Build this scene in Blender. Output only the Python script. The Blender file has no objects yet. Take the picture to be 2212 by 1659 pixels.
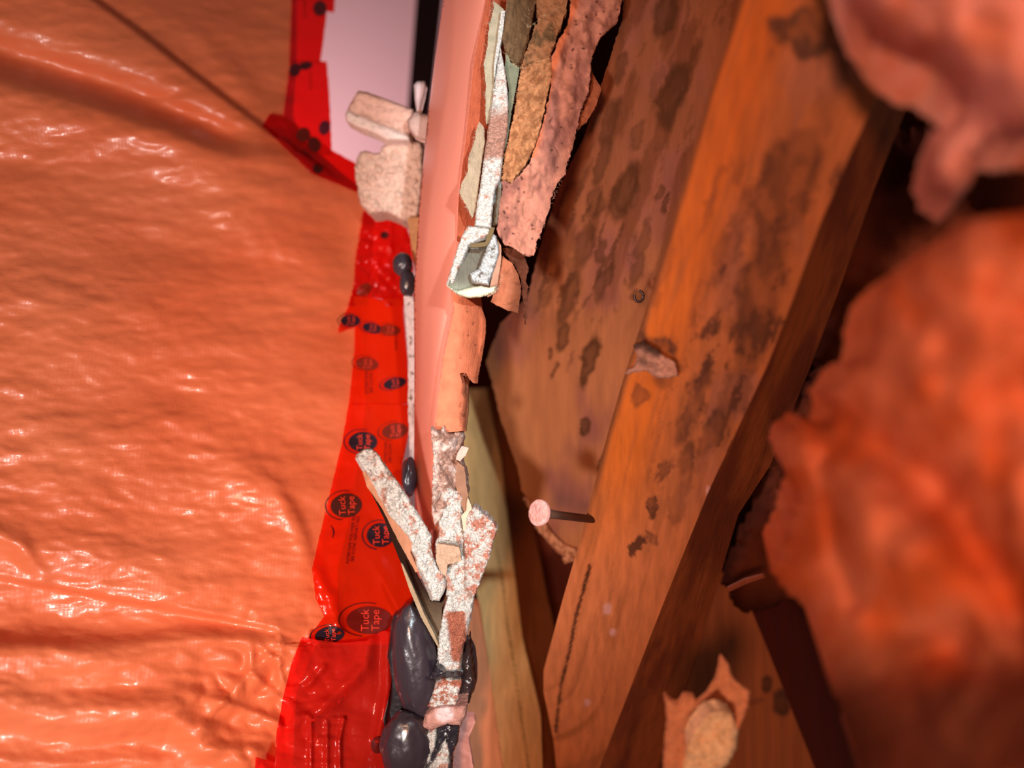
import bpy, bmesh, math, random
from mathutils import Vector, noise, Matrix
from mathutils.geometry import delaunay_2d_cdt

random.seed(7)
SC = bpy.context.scene
COL = SC.collection
F, CX, CY = 1650.0, 1106.0, 829.5          # focal length and centre in photograph pixels

# ------------------------------------------------------------------ camera
cam_data = bpy.data.cameras.new('camera')
cam = bpy.data.objects.new('camera', cam_data)
COL.objects.link(cam)
cam.location = (0, 0, 0)
cam.rotation_euler = (math.radians(90), 0, 0)
cam_data.sensor_width = 36
cam_data.lens = F / 2212 * 36
cam_data.clip_start = 0.005
cam_data.clip_end = 20
cam_data.dof.use_dof = True
cam_data.dof.focus_distance = 0.268
cam_data.dof.aperture_fstop = 4.6
SC.camera = cam

# ------------------------------------------------------------------ world, lights, exposure
W = bpy.data.worlds.new('world')
SC.world = W
W.use_nodes = True
W.node_tree.nodes['Background'].inputs[0].default_value = (1.0, 0.72, 0.58, 1)
W.node_tree.nodes['Background'].inputs[1].default_value = 0.10
SC.view_settings.view_transform = 'Standard'
SC.view_settings.look = 'None'
SC.view_settings.exposure = 0.0
SC.view_settings.gamma = 1.0
SC.view_settings.use_curve_mapping = False


def lamp(name, kind, loc, target, energy, color, **kw):
    d = bpy.data.lights.new(name, kind)
    d.energy = energy
    d.color = color
    for k, v in kw.items():
        setattr(d, k, v)
    o = bpy.data.objects.new(name, d)
    COL.objects.link(o)
    o.location = loc
    v = Vector(target) - Vector(loc)
    o.rotation_euler = v.to_track_quat('-Z', 'Y').to_euler()
    return o


# room lamp over the sheet side, unseen warm fill added for the stud side, torch on the broken edge
lamp('room_lamp', 'SPOT', (-0.10, -0.09, -0.09), (-0.17, 0.30, 0.03), 5.4, (1.0, 0.90, 0.86),
     spot_size=math.radians(78), spot_blend=0.6, shadow_soft_size=0.014)
lamp('warm_fill', 'SPOT', (-0.05, -0.16, 0.0), (0.13, 0.30, -0.05), 4.2, (1.0, 0.50, 0.28),
     spot_size=math.radians(80), spot_blend=0.8, shadow_soft_size=0.02)
t = lamp('torch', 'SPOT', (0.07, -0.01, 0.07), (-0.012, 0.27, 0.01), 3.0, (0.82, 0.95, 1.0),
         spot_size=math.radians(60), spot_blend=0.55, shadow_soft_size=0.006)
t.scale = (0.20, 1, 1)
lamp('back_wall_fill', 'POINT', (-0.25, 0.62, 0.22), (0, 1, 0), 2.3, (1.0, 0.84, 0.86), shadow_soft_size=0.05)  # unseen lamp added to brighten the pale back wall


# ------------------------------------------------------------------ helpers
def P(x, y, d):
    return Vector(((x - CX) / F * d, d, (CY - y) / F * d))


def S(r, g, b):
    f = lambda c: (c / 255 / 12.92) if c <= 10.31 else ((c / 255 + 0.055) / 1.055) ** 2.4
    return (f(r), f(g), f(b))


def WD(r, g, b):
    """surface colour of a thing that looks r,g,b under the warm fill"""
    c = S(r, g, b)
    return (min(.9, c[0] * 1.0), min(.9, c[1] / .84), min(.9, c[2] / .62))


def mixc(a, b, t):
    t = max(0, min(1, t))
    return tuple(a[i] * (1 - t) + b[i] * t for i in range(3))


def sm(a, b, x):
    if a == b:
        return 1.0 if x > a else 0.0
    t = max(0, min(1, (x - a) / (b - a)))
    return t * t * (3 - 2 * t)


def nz(x, y, z=0.0):
    return noise.noise(Vector((x, y, z)))


def fb(x, y, z=0.0, o=4):
    return noise.fractal(Vector((x, y, z)), 0.8, 2.1, o)


def plane3(a, b, c):
    """depth over the picture plane of the true plane through three points"""
    m = Matrix(((a[0], a[1], 1), (b[0], b[1], 1), (c[0], c[1], 1)))
    k = m.inverted() @ Vector((1 / a[2], 1 / b[2], 1 / c[2]))
    return lambda x, y: 1 / max(0.3, k[0] * x + k[1] * y + k[2])


def const(d):
    return lambda x, y: d


def Z(ox, oy, s):
    """reads a traced outline taken from an enlarged view"""
    return lambda pts: [(ox + s * x, oy + s * y) for x, y in pts]


Z2 = Z(850, 0, .4218)
Z3 = Z(650, 450, .3617)
Z4 = Z(550, 900, .4576)
Z7 = Z(780, 1250, .2465)
ZC = Z(700, 150, .2230)
Z5 = Z(1000, 400, .5424)
Z6 = Z(900, 900, .4574)
ZR = Z(1300, 0, .4823)
ZS = Z(1300, 800, .5179)
ZF = Z(540, 1280, .2284)

WLOC = {}


def reg(o, parent, loc):
    COL.objects.link(o)
    WLOC[o.name] = Vector(loc)
    if parent is not None:
        o.parent = parent
        o.location = Vector(loc) - WLOC[parent.name]
    else:
        o.location = loc
    return o


def tag(o, label, cat=None, group=None):
    o['label'] = label
    if cat:
        o['category'] = cat
    if group:
        o['group'] = group
    return o


def thing(name, label, cat, loc, group=None):
    o = bpy.data.objects.new(name, None)
    o.empty_display_size = 0.01
    reg(o, None, loc)
    return tag(o, label, cat, group)


def link_mesh(name, verts, faces, mat, parent=None, cols=None, angle=50, smooth=True):
    c = sum(verts, Vector()) / len(verts)
    me = bpy.data.meshes.new(name)
    me.from_pydata([v - c for v in verts], [], faces)
    me.materials.append(mat)
    if cols is not None:
        at = me.color_attributes.new('Col', 'FLOAT_COLOR', 'POINT')
        buf = []
        for k in cols:
            buf.extend((k[0], k[1], k[2], 1.0))
        at.data.foreach_set('color', buf)
    bm = bmesh.new()
    bm.from_mesh(me)
    bmesh.ops.recalc_face_normals(bm, faces=bm.faces)
    bm.to_mesh(me)
    bm.free()
    me.polygons.foreach_set('use_smooth', [smooth] * len(me.polygons))
    if smooth:
        me.set_sharp_from_angle(angle=math.radians(angle))
    me.update()
    return reg(bpy.data.objects.new(name, me), parent, c)


def inside(x, y, poly):
    r = False
    j = len(poly) - 1
    for i in range(len(poly)):
        xi, yi = poly[i]
        xj, yj = poly[j]
        if (yi > y) != (yj > y) and x < (xj - xi) * (y - yi) / (yj - yi) + xi:
            r = not r
        j = i
    return r


def edge_dist(x, y, poly):
    best = 1e9
    n = len(poly)
    for i in range(n):
        ax, ay = poly[i]
        bx, by = poly[(i + 1) % n]
        dx, dy = bx - ax, by - ay
        L = dx * dx + dy * dy or 1e-9
        t = max(0, min(1, ((x - ax) * dx + (y - ay) * dy) / L))
        q = (x - ax - t * dx) ** 2 + (y - ay - t * dy) ** 2
        if q < best:
            best = q
    return math.sqrt(best)


def smooth_outline(poly, n=1):
    for _ in range(n):
        q = []
        for i in range(len(poly)):
            a, b = poly[i], poly[(i + 1) % len(poly)]
            q.append((a[0] * .75 + b[0] * .25, a[1] * .75 + b[1] * .25))
            q.append((a[0] * .25 + b[0] * .75, a[1] * .25 + b[1] * .75))
        poly = q
    return poly


def densify(poly, step, jag, seed):
    out = []
    n = len(poly)
    acc = 0
    for i in range(n):
        a, b = poly[i], poly[(i + 1) % n]
        L = math.hypot(b[0] - a[0], b[1] - a[1])
        k = max(1, int(round(L / step)))
        nx, ny = (b[1] - a[1]) / (L or 1), -(b[0] - a[0]) / (L or 1)
        for j in range(k):
            t = j / k
            x, y = a[0] + (b[0] - a[0]) * t, a[1] + (b[1] - a[1]) * t
            s = jag * (nz(x * .09, y * .09, seed) * 1.0 + nz(x * .27, y * .27, seed + 5) * .8) if jag else 0
            out.append((x + nx * s, y + ny * s))
    return out


def patch(name, outline, dfn, mat, thick=0.002, vec=None, step=5, jag=0, disp=None, col=(.5, .5, .5),
          parent=None, seed=0, round_px=0, round_d=0.0, rim=None, angle=50, shadow_dir=None):
    """a solid plate: traced outline on a surface at its own depth, relief on the front, thickness behind"""
    ol = densify(outline, step, jag, seed)
    xs = [p[0] for p in ol]
    ys = [p[1] for p in ol]
    pts = [Vector(p) for p in ol]
    rnd = random.Random(seed)
    y = min(ys) + step * .5
    row = 0
    while y < max(ys):
        x = min(xs) + step * (.5 if row % 2 else 0)
        while x < max(xs):
            qx, qy = x + rnd.uniform(-.2, .2) * step, y + rnd.uniform(-.2, .2) * step
            if inside(qx, qy, ol):
                pts.append(Vector((qx, qy)))
            x += step
        y += step * .87
        row += 1
    vs, es, fs, ov, oe, of = delaunay_2d_cdt(pts, [], [list(range(len(ol)))], 1, 1e-5)
    V, C = [], []
    front = []
    for v in vs:
        x, y = v.x, v.y
        h = disp(x, y) if disp else 0
        if round_px:
            e = edge_dist(x, y, ol)
            t = min(1, e / round_px)
            h -= round_d * (1 - math.sqrt(max(0, 1 - (1 - t) ** 2)))
        p = P(x, y, dfn(x, y))
        n = p.normalized()
        front.append(p - n * h)
        C.append(col(x, y) if callable(col) else col)
    n0 = len(front)
    if vec is None:
        vec = Vector((0, thick, 0))
    back = []
    for i, v in enumerate(vs):
        base = P(v.x, v.y, dfn(v.x, v.y))
        if thick < 0.0012:
            base = front[i]
        back.append(base + vec)
    cnt = {}
    F2 = []
    for f in fs:
        F2.append(tuple(f))
        for i in range(len(f)):
            a, b = f[i], f[(i + 1) % len(f)]
            k = (min(a, b), max(a, b))
            cnt.setdefault(k, []).append((a, b))
    faces = list(F2)
    faces += [tuple(i + n0 for i in reversed(f)) for f in F2]
    V = front + back
    cols = C + (C if rim is None else [rim] * n0)
    for k, l in cnt.items():
        if len(l) == 1:
            a, b = l[0]
            faces.append((b, a, a + n0, b + n0))
    return link_mesh(name, V, faces, mat, parent, cols, angle)


def tube(name, pts, radii, mat, parent=None, col=(.1, .1, .1), seg=12, colf=None):
    V, Fc, C = [], [], []
    n = len(pts)
    for i, p in enumerate(pts):
        d = (pts[min(i + 1, n - 1)] - pts[max(i - 1, 0)]).normalized()
        u = d.cross(Vector((0.13, 0.2, 1))).normalized()
        w = d.cross(u)
        for k in range(seg):
            a = 2 * math.pi * k / seg
            V.append(p + (u * math.cos(a) + w * math.sin(a)) * radii[i])
            C.append(colf(i, k) if colf else col)
    for i in range(n - 1):
        for k in range(seg):
            k2 = (k + 1) % seg
            Fc.append((i * seg + k, i * seg + k2, (i + 1) * seg + k2, (i + 1) * seg + k))
    Fc.append(tuple(range(seg)))
    Fc.append(tuple((n - 1) * seg + k for k in range(seg)))
    return link_mesh(name, V, Fc, mat, parent, C)


def blob(name, c, rad, mat, parent=None, col=(.1, .1, .1), amp=.15, freq=40, seed=0, sub=4, rot=0, gran=0):
    """irregular lump: ellipsoid radii in metres with noise relief"""
    bm = bmesh.new()
    bmesh.ops.create_icosphere(bm, subdivisions=sub, radius=1)
    V, C = [], []
    R = Matrix.Rotation(rot, 3, 'Y')
    for v in bm.verts:
        n = v.co.normalized()
        k = 1 + amp * (nz(n.x * 1.6 + seed, n.y * 1.6, n.z * 1.6) * 1.6 + nz(n.x * 4 + seed, n.y * 4, n.z * 4) * .6)
        if gran:
            k += gran * nz(n.x * 14 + seed, n.y * 14, n.z * 14)
        q = R @ Vector((n.x * rad[0] * k, n.y * rad[1] * k, n.z * rad[2] * k))
        V.append(c + q)
        C.append(col(q, n) if callable(col) else col)
    fs = [tuple(v.index for v in f.verts) for f in bm.faces]
    bm.free()
    return link_mesh(name, V, fs, mat, parent, C, angle=80)


# ------------------------------------------------------------------ materials
def material(name, rough=.7, spec=.3, coat=0, coat_rough=.1, bumps=(), tint=None, trans=None, sss=0, transl=0, metal=0, rough_noise=None):
    m = bpy.data.materials.new(name)
    m.use_nodes = True
    N, L = m.node_tree.nodes, m.node_tree.links
    b = N['Principled BSDF']
    at = N.new('ShaderNodeAttribute')
    at.attribute_name = 'Col'
    colout = at.outputs['Color']
    tc = N.new('ShaderNodeTexCoord')
    if tint:
        sc, det, lo, hi = tint[:4]
        mp = N.new('ShaderNodeMapping')
        mp.inputs['Scale'].default_value = tint[4] if len(tint) > 4 else (1, 1, 1)
        if len(tint) > 5:
            mp.inputs['Rotation'].default_value = tint[5]
        L.new(tc.outputs['Object'], mp.inputs[0])
        nt = N.new('ShaderNodeTexNoise')
        nt.inputs['Scale'].default_value = sc
        nt.inputs['Detail'].default_value = det
        L.new(mp.outputs[0], nt.inputs['Vector'])
        mr = N.new('ShaderNodeMapRange')
        mr.inputs['From Min'].default_value = .3
        mr.inputs['From Max'].default_value = .7
        mr.inputs['To Min'].default_value = lo
        mr.inputs['To Max'].default_value = hi
        L.new(nt.outputs['Fac'], mr.inputs['Value'])
        vm = N.new('ShaderNodeVectorMath')
        vm.operation = 'SCALE'
        L.new(colout, vm.inputs[0])
        L.new(mr.outputs[0], vm.inputs['Scale'])
        colout = vm.outputs[0]
    L.new(colout, b.inputs['Base Color'])
    b.inputs['Roughness'].default_value = rough
    b.inputs['Specular IOR Level'].default_value = spec
    b.inputs['Metallic'].default_value = metal
    b.inputs['Coat Weight'].default_value = coat
    b.inputs['Coat Roughness'].default_value = coat_rough
    if sss:
        b.inputs['Subsurface Weight'].default_value = sss
        b.inputs['Subsurface Radius'].default_value = (1, .4, .2)
        b.inputs['Subsurface Scale'].default_value = .002
    last = None
    for bp in bumps:
        kind, sc, dist = bp[:3]
        mp = N.new('ShaderNodeMapping')
        mp.inputs['Scale'].default_value = bp[3] if len(bp) > 3 else (1, 1, 1)
        if len(bp) > 4:
            mp.inputs['Rotation'].default_value = bp[4]
        L.new(tc.outputs['Object'], mp.inputs[0])
        if kind == 'noise':
            t = N.new('ShaderNodeTexNoise')
            t.inputs['Detail'].default_value = 4
            t.inputs['Scale'].default_value = sc
            out = t.outputs['Fac']
        elif kind == 'wave':
            t = N.new('ShaderNodeTexWave')
            t.inputs['Scale'].default_value = sc
            t.inputs['Distortion'].default_value = 1.5
            t.inputs['Detail'].default_value = 2
            out = t.outputs['Fac']
        else:
            t = N.new('ShaderNodeTexVoronoi')
            t.inputs['Scale'].default_value = sc
            out = t.outputs['Distance']
        L.new(mp.outputs[0], t.inputs['Vector'])
        bn = N.new('ShaderNodeBump')
        bn.inputs['Distance'].default_value = dist
        bn.inputs['Strength'].default_value = 1
        L.new(out, bn.inputs['Height'])
        if last:
            L.new(last, bn.inputs['Normal'])
        last = bn.outputs[0]
    if last:
        L.new(last, b.inputs['Normal'])
        if coat:
            L.new(last, b.inputs['Coat Normal'])
    out = N['Material Output']
    sh = b.outputs[0]
    if transl:
        tr = N.new('ShaderNodeBsdfTranslucent')
        L.new(colout, tr.inputs['Color'])
        mx = N.new('ShaderNodeMixShader')
        mx.inputs[0].default_value = transl
        L.new(sh, mx.inputs[1])
        L.new(tr.outputs[0], mx.inputs[2])
        sh = mx.outputs[0]
    if trans:
        tr = N.new('ShaderNodeBsdfTransparent')
        tr.inputs['Color'].default_value = (*trans[1], 1)
        mx = N.new('ShaderNodeMixShader')
        mx.inputs[0].default_value = trans[0]
        L.new(sh, mx.inputs[1])
        L.new(tr.outputs[0], mx.inputs[2])
        sh = mx.outputs[0]
    L.new(sh, out.inputs['Surface'])
    return m


M_poly = material('orange_poly_film', .42, .45, coat=.22, coat_rough=.14, transl=.12,
                  bumps=(('noise', 80, .00036, (.22, 1, 1.4), (0, .12, 0)), ('noise', 420, .0002, (.4, 1, 1.2), (0, .1, 0)),
                         ('wave', 300, .000012, (0, 0, 1)), ('wave', 260, .000012, (1, 0, 0))),
                  tint=(30, 3, .93, 1.06, (.4, 1, 1.6)))
M_tape = material('red_tape_film', .2, .5, coat=1.0, coat_rough=.05, bumps=(('noise', 60, .0008, (1.6, 1, .4)), ('noise', 300, .00012)),
                  trans=(.72, (1.0, .07, .04)))
M_ink = material('black_ink', .35, .4)
M_inkred = material('red_lettering', .35, .4)
M_wall = material('painted_wall', .8, .2, bumps=(('noise', 60, .0003),))
M_paint = material('painted_drywall', .55, .3, bumps=(('noise', 300, .00005),), tint=(18, 2, .96, 1.04))
M_gyp = material('gypsum', .8, .35, bumps=(('noise', 1100, .0016, (.55, 1, 1.6)), ('noise', 420, .0014), ('noise', 3500, .0004)), tint=(1300, 4, .74, 1.12, (.55, 1, 1.6)))
M_rub = material('crumbled_gypsum', .9, .15, bumps=(('noise', 900, .0006), ('noise', 260, .001)), tint=(500, 3, .85, 1.08))
M_paper = material('torn_paper', .85, .15, bumps=(('noise', 420, .0004, (1, 1, .5)), ('noise', 1800, .0002)), tint=(260, 5, .84, 1.1))
M_panel = material('sheathing_face', .75, .2, bumps=(('noise', 350, .0002, (2.2, 1, .35), (0, .34, 0)),), tint=(120, 5, .86, 1.08, (2.2, 1, .3), (0, .34, 0)))
M_wood = material('stud_wood', .62, .3, bumps=(('noise', 220, .0003, (3, 1, .22), (0, .32, 0)),), tint=(150, 5, .80, 1.12, (3, 1, .16), (0, .32, 0)))
M_wood2 = material('board_wood', .6, .3, bumps=(('noise', 220, .0002, (3, 1, .16), (0, -.14, 0)),), tint=(150, 5, .84, 1.1, (3, 1, .13), (0, -.14, 0)))
M_seal = material('black_sealant', .3, .5, coat=.35, coat_rough=.18, bumps=(('noise', 70, .0005), ('noise', 600, .0001)))
M_ins = material('fibre_insulation', .95, .05, sss=.25, bumps=(('noise', 100, .0009), ('noise', 700, .0005)), tint=(70, 4, .88, 1.08))
M_nail = material('nail_steel', .45, .5, metal=.4, bumps=(('noise', 900, .0001),))
M_dark = material('dark_matte', .95, .05, bumps=(('noise', 200, .0005),))


def fibres(name, line, dfn, n, length, rad, mat, parent, col, seed=0, spread=.6, normal=None):
    """loose hairs standing out of a torn edge"""
    rnd = random.Random(seed)
    V, Fc, C = [], [], []
    for i in range(n):
        k = rnd.random() * (len(line) - 1)
        j = int(k)
        t = k - j
        a, b = line[j], line[j + 1]
        x, y = a[0] + (b[0] - a[0]) * t, a[1] + (b[1] - a[1]) * t
        p = P(x + rnd.uniform(-2, 2), y + rnd.uniform(-2, 2), dfn(x, y) - .0003)
        e = Vector((b[0] - a[0], 0, -(b[1] - a[1]))).normalized()
        nn = Vector((e.z, 0, -e.x)) * (normal or 1)
        d = (nn + e * rnd.uniform(-1.2, 1.2) + Vector((0, rnd.uniform(-1, .4) * spread, 0))).normalized()
        L = length * rnd.uniform(.3, 1.0)
        bend = Vector((rnd.uniform(-1, 1), rnd.uniform(-1, 1), rnd.uniform(-1, 1))) * .45
        o = len(V)
        for s_ in range(4):
            q = p + d * L * s_ / 3 + bend * L * (s_ / 3) ** 2
            rr = rad * (1 - .8 * s_ / 3)
            for m in range(3):
                an = 2.094 * m
                V.append(q + Vector((math.cos(an) * rr, math.sin(an) * rr * .5, math.sin(an) * rr)))
                C.append(col)
        for s_ in range(3):
            for m in range(3):
                m2 = (m + 1) % 3
                Fc.append((o + s_ * 3 + m, o + s_ * 3 + m2, o + s_ * 3 + 3 + m2, o + s_ * 3 + 3 + m))
    ob = link_mesh(name, V, Fc, mat, parent, C)
    ob['kind'] = 'stuff'
    return ob


# ------------------------------------------------------------------ the setting
def struct(o):
    o['kind'] = 'structure'
    return o


def quad(name, corners, mat, col, th=.01, vec=None):
    v = [P(*c) for c in corners]
    vec = vec or Vector((0, th, 0))
    v += [p + vec for p in v]
    f = [(0, 1, 2, 3), (7, 6, 5, 4), (0, 4, 5, 1), (1, 5, 6, 2), (2, 6, 7, 3), (3, 7, 4, 0)]
    return link_mesh(name, v, f, mat, None, [col] * 8, smooth=False)


struct(quad('wall_back', [(-800, -700, .85), (1250, -700, .85), (1250, 2300, .85), (-800, 2300, .85)], M_wall, S(240, 190, 194), .02))
struct(quad('trim_1', [(922, -300, .60), (985, -300, .60), (905, 420, .56), (866, 420, .56)], M_dark, S(38, 24, 24), .012))
struct(quad('wall_cavity', [(985, -700, .56), (3000, -700, .50), (3000, 2400, .50), (900, 2400, .56)], M_dark, S(46, 16, 8), .02))  # dark backing, shade of the unlit cavity put into its colour


# ------------------------------------------------------------------ orange poly sheet
def sdist(x, y, pl):
    """signed distance (positive below the line) and share along a polyline running left to right"""
    best, sg, tt = 1e9, 1, 0
    n = len(pl) - 1
    for i in range(n):
        ax, ay = pl[i]
        bx, by = pl[i + 1]
        dx, dy = bx - ax, by - ay
        L = dx * dx + dy * dy
        t = ((x - ax) * dx + (y - ay) * dy) / L
        tc_ = max(0, min(1, t))
        q = math.hypot(x - ax - tc_ * dx, y - ay - tc_ * dy)
        if q < best:
            best = q
            sg = 1 if (dx * (y - ay) - dy * (x - ax)) > 0 else -1
            tt = (i + tc_) / n
    return best * sg, tt


RIDGES = [  # polyline, height m, width above, width below, fade at start, fade at end
    ([(-300, 70), (0, 175), (250, 255), (480, 330), (760, 408)], .0120, 46, 120, 1, .35),
    ([(-300, 20), (0, 60), (260, 160), (430, 240), (570, 300)], .0000, 40, 30, 1, .4),
    ([(0, 640), (300, 700), (620, 760), (770, 720)], .0025, 60, 80, .6, .5),
    ([(-100, 900), (200, 980), (520, 1040), (690, 1180)], .0020, 70, 60, .5, .4),
    ([(300, 860), (480, 960), (600, 1080), (660, 1240)], .0018, 26, 40, .2, .6),
    ([(-300, 1060), (0, 1130), (200, 1190), (430, 1240), (700, 1310)], .0035, 60, 70, 1, .6),
    ([(-300, 1360), (0, 1402), (150, 1410), (280, 1396), (420, 1384), (600, 1392)], .0085, 30, 70, 1, .9),
    ([(-300, 1490), (0, 1522), (120, 1552), (260, 1552), (375, 1546), (445, 1610), (520, 1640)], .0085, 60, 40, 1, .6),
    ([(-200, 1640), (100, 1650), (300, 1640), (500, 1690)], .003, 26, 30, .8, .5),
    ([(60, 1000), (170, 1060), (290, 1130)], .0022, 24, 34, .2, .2),
    ([(120, 900), (260, 930), (380, 905), (470, 870)], .0012, 14, 26, .3, .3),
    ([(380, 960), (470, 985), (590, 1000), (690, 990)], .0010, 12, 22, .3, .6),
    ([(590, 1040), (640, 1120), (668, 1200)], .0022, 14, 22, .5, .7),
    ([(100, 1010), (200, 1075), (300, 1130)], -.0016, 16, 18, .3, .3),
    ([(-100, 1110), (40, 1175), (90, 1240)], .0035, 20, 24, .8, .4),
    ([(560, 1395), (600, 1430), (614, 1480)], .0024, 8, 10, .6, .6),
    ([(440, 1560), (500, 1500), (560, 1440), (600, 1400)], .0035, 12, 22, .6, .5),
    ([(430, 1500), (520, 1530), (600, 1560)], .003, 10, 16, .4, .8),
    ([(545, 1400), (540, 1450), (600, 1500)], .002, 8, 12, .6, .6),
    ([(395, 395), (560, 470), (770, 640)], .0030, 60, 70, .1, .9),
    ([(330, 20), (420, 70), (520, 180), (575, 255)], .0022, 30, 26, .3, .4),
]
FOLD1 = [(-200, -190), (60, -90), (205, -5), (299, 63), (415, 154), (569, 270), (600, 292)]
FOLD3 = [(-300, 1180), (0, 1245), (228, 1287), (430, 1323), (600, 1359), (660, 1378)]
VALLEY = [(-300, 10), (0, 118), (200, 178), (360, 238), (480, 290), (560, 318)]
POLY_RIGHT = [(640, -100), (625, 130), (615, 250), (690, 385), (775, 440), (770, 600), (755, 700), (757, 880), (700, 1100),
              (676, 1230), (690, 1330), (640, 1400), (610, 1500), (595, 1700)]


def poly_h(x, y):
    h = 0
    for pl, a, wu, wd, f0, f1 in RIDGES:
        if not a:
            continue
        s, t = sdist(x, y, pl)
        w = wu if s < 0 else wd
        if abs(s) > 3 * w:
            continue
        fade = f0 + (1 - f0) * sm(0, .35, t)
        fade *= f1 + (1 - f1) * sm(0, .35, 1 - t)
        h += a * fade * math.exp(-(s / w) ** 2)
    s, t = sdist(x, y, FOLD1)
    g = sm(-6, 10, s)
    h += .0085 * g * (1 - .45 * sm(.7, 1, t)) * (1 - sm(10, 240, s))
    s, t = sdist(x, y, FOLD3)
    h -= .0065 * sm(-5, 12, s) * (1 - sm(60, 180, s)) * (1 - sm(.85, 1, t)) * (.7 if x < 600 else .4)
    s, t = sdist(x, y, VALLEY)
    h -= .0130 * math.exp(-(s / (46 - 22 * t)) ** 2) * sm(1.02, .75, t)
    h += .0022 * fb(x * .0040, y * .010, 3.1) + .0005 * fb(x * .012, y * .04, 9.2)
    # crumple close to the lower tape
    c = sm(260, 20, math.hypot(x - 560, y - 1500))
    if c > 0:
        h += .0028 * c * (abs(nz(x * .018, y * .02, 2)) * 2 - .5)
    m = sm(-120, 60, 900 - x) * 1.0
    return h * sm(860, 640, x) * .95 + h * .05 * m


POLYPL = plane3((760, 0, .400), (760, 1659, .272), (0, 900, .262))


def poly_d(x, y):
    p = POLYPL(x, y)
    return p - poly_h(x, y)


def mv(pts, dx=0, dy=0):
    return [(x + dx, y + dy) for x, y in pts]


sheet_outline = [(-420, -220), (655, -220)] + [(640, -100), (640, 130), (632, 250), (655, 300), (740, 375), (810, 430), (800, 600), (790, 700),
                 (790, 880), (760, 1100), (730, 1230), (730, 1330), (680, 1400), (640, 1500), (625, 1800)] + [(-420, 1800)]
sheet = patch('vapour_barrier_sheet', sheet_outline, POLYPL, M_poly, thick=.0004, vec=Vector((0, .0004, 0)), step=6, disp=poly_h,
              col=lambda x, y: mixc(S(238, 130, 86), S(228, 110, 66), .5 + .5 * nz(x * .004, y * .006, 1)), angle=180)
tag(sheet, 'glossy creased orange plastic vapour barrier sheet hanging left of the red tape', 'plastic sheet')

# ------------------------------------------------------------------ red tape
FONT_CACHE = {}


def text_geo(txt):
    if txt not in FONT_CACHE:
        cu = bpy.data.curves.new('lettering_curve', 'FONT')
        cu.body = txt
        cu.align_x = 'CENTER'
        cu.align_y = 'CENTER'
        cu.resolution_u = 3
        cu.fill_mode = 'FRONT'
        ob = bpy.data.objects.new('lettering_curve', cu)
        COL.objects.link(ob)
        dg = bpy.context.evaluated_depsgraph_get()
        me = bpy.data.meshes.new_from_object(ob.evaluated_get(dg))
        FONT_CACHE[txt] = ([(v.co.x, v.co.y) for v in me.vertices], [tuple(p.vertices) for p in me.polygons])
        bpy.data.objects.remove(ob)
        bpy.data.curves.remove(cu)
        bpy.data.meshes.remove(me)
    return FONT_CACHE[txt]


def flat_on(name, V2, Fs, dfn, lift, mat, col, parent):
    V = []
    for x, y in V2:
        p = P(x, y, dfn(x, y))
        V.append(p - p.normalized() * lift)
    return link_mesh(name, V, Fs, mat, parent, [col] * len(V), smooth=False)


def lettering(lines, cx, cy, size, rot, dfn, lift, mat, col, parent, sx=1, gap=1.0, name='lettering'):
    """lines of print; rot in degrees, 90 reads from bottom to top"""
    V2, Fs = [], []
    a = math.radians(rot)
    for i, tx in enumerate(lines):
        v, f = text_geo(tx)
        o = len(V2)
        off = -(i - (len(lines) - 1) / 2) * gap
        for (x, y) in v:
            X, Y = x * size * sx, (y + off) * size
            V2.append((cx + X * math.cos(a) - Y * math.sin(a), cy - (X * math.sin(a) + Y * math.cos(a))))
        Fs += [tuple(k + o for k in q) for q in f]
    return flat_on(name, V2, Fs, dfn, lift, mat, col, parent)


INK = S(36, 22, 34)
INKB = S(95, 22, 14)


def logo(cx, cy, rx, ry, tilt, dfn, parent, ink=INK, txt=True, ring=True, lines=('Tuck', 'Tape')):
    V2, Fs = [(cx, cy)], []
    n = 28
    a = math.radians(tilt)

    def pt(u, v):
        return (cx + u * math.cos(a) - v * math.sin(a), cy + u * math.sin(a) + v * math.cos(a))
    for i in range(n):
        t = 2 * math.pi * i / n
        V2.append(pt(rx * math.cos(t), ry * math.sin(t)))
    for i in range(n):
        Fs.append((0, 1 + i, 1 + (i + 1) % n))
    if ring:
        o = len(V2)
        m = 22
        for i in range(m + 1):
            t = math.radians(100 + 190 * i / m)
            V2.append(pt(-rx * .12 + rx * 1.16 * math.cos(t), -ry * .04 + ry * 1.18 * math.sin(t)))
            V2.append(pt(-rx * .12 + rx * 1.24 * math.cos(t), -ry * .04 + ry * 1.25 * math.sin(t)))
        for i in range(m):
            Fs.append((o + 2 * i, o + 2 * i + 1, o + 2 * i + 3, o + 2 * i + 2))
    lg = flat_on('printed_logo', V2, Fs, dfn, .0005, M_ink, ink, parent)
    if txt:
        lettering(lines, cx + rx * .05, cy, ry * .82, 90 - tilt * .5, dfn, .0010, M_inkred, S(225, 60, 40), lg, sx=.95 * 1.0, gap=.92)
    return lg


def tape(outline, label, zoff, colr, name='sheathing_tape', disp=None, jag=1.0, seed=0, step=6):
    base = lambda x, y: poly_d(x, y) - zoff
    o = patch(name, outline, base, M_tape, thick=.0003, vec=Vector((0, .0003, 0)), step=step, jag=jag, seed=seed, disp=disp, col=colr, angle=180)
    tag(o, label, 'tape', 'red sheathing tape strips')
    if disp:
        return o, (lambda x, y: base(x, y) - disp(x, y))
    return o, base


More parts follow.
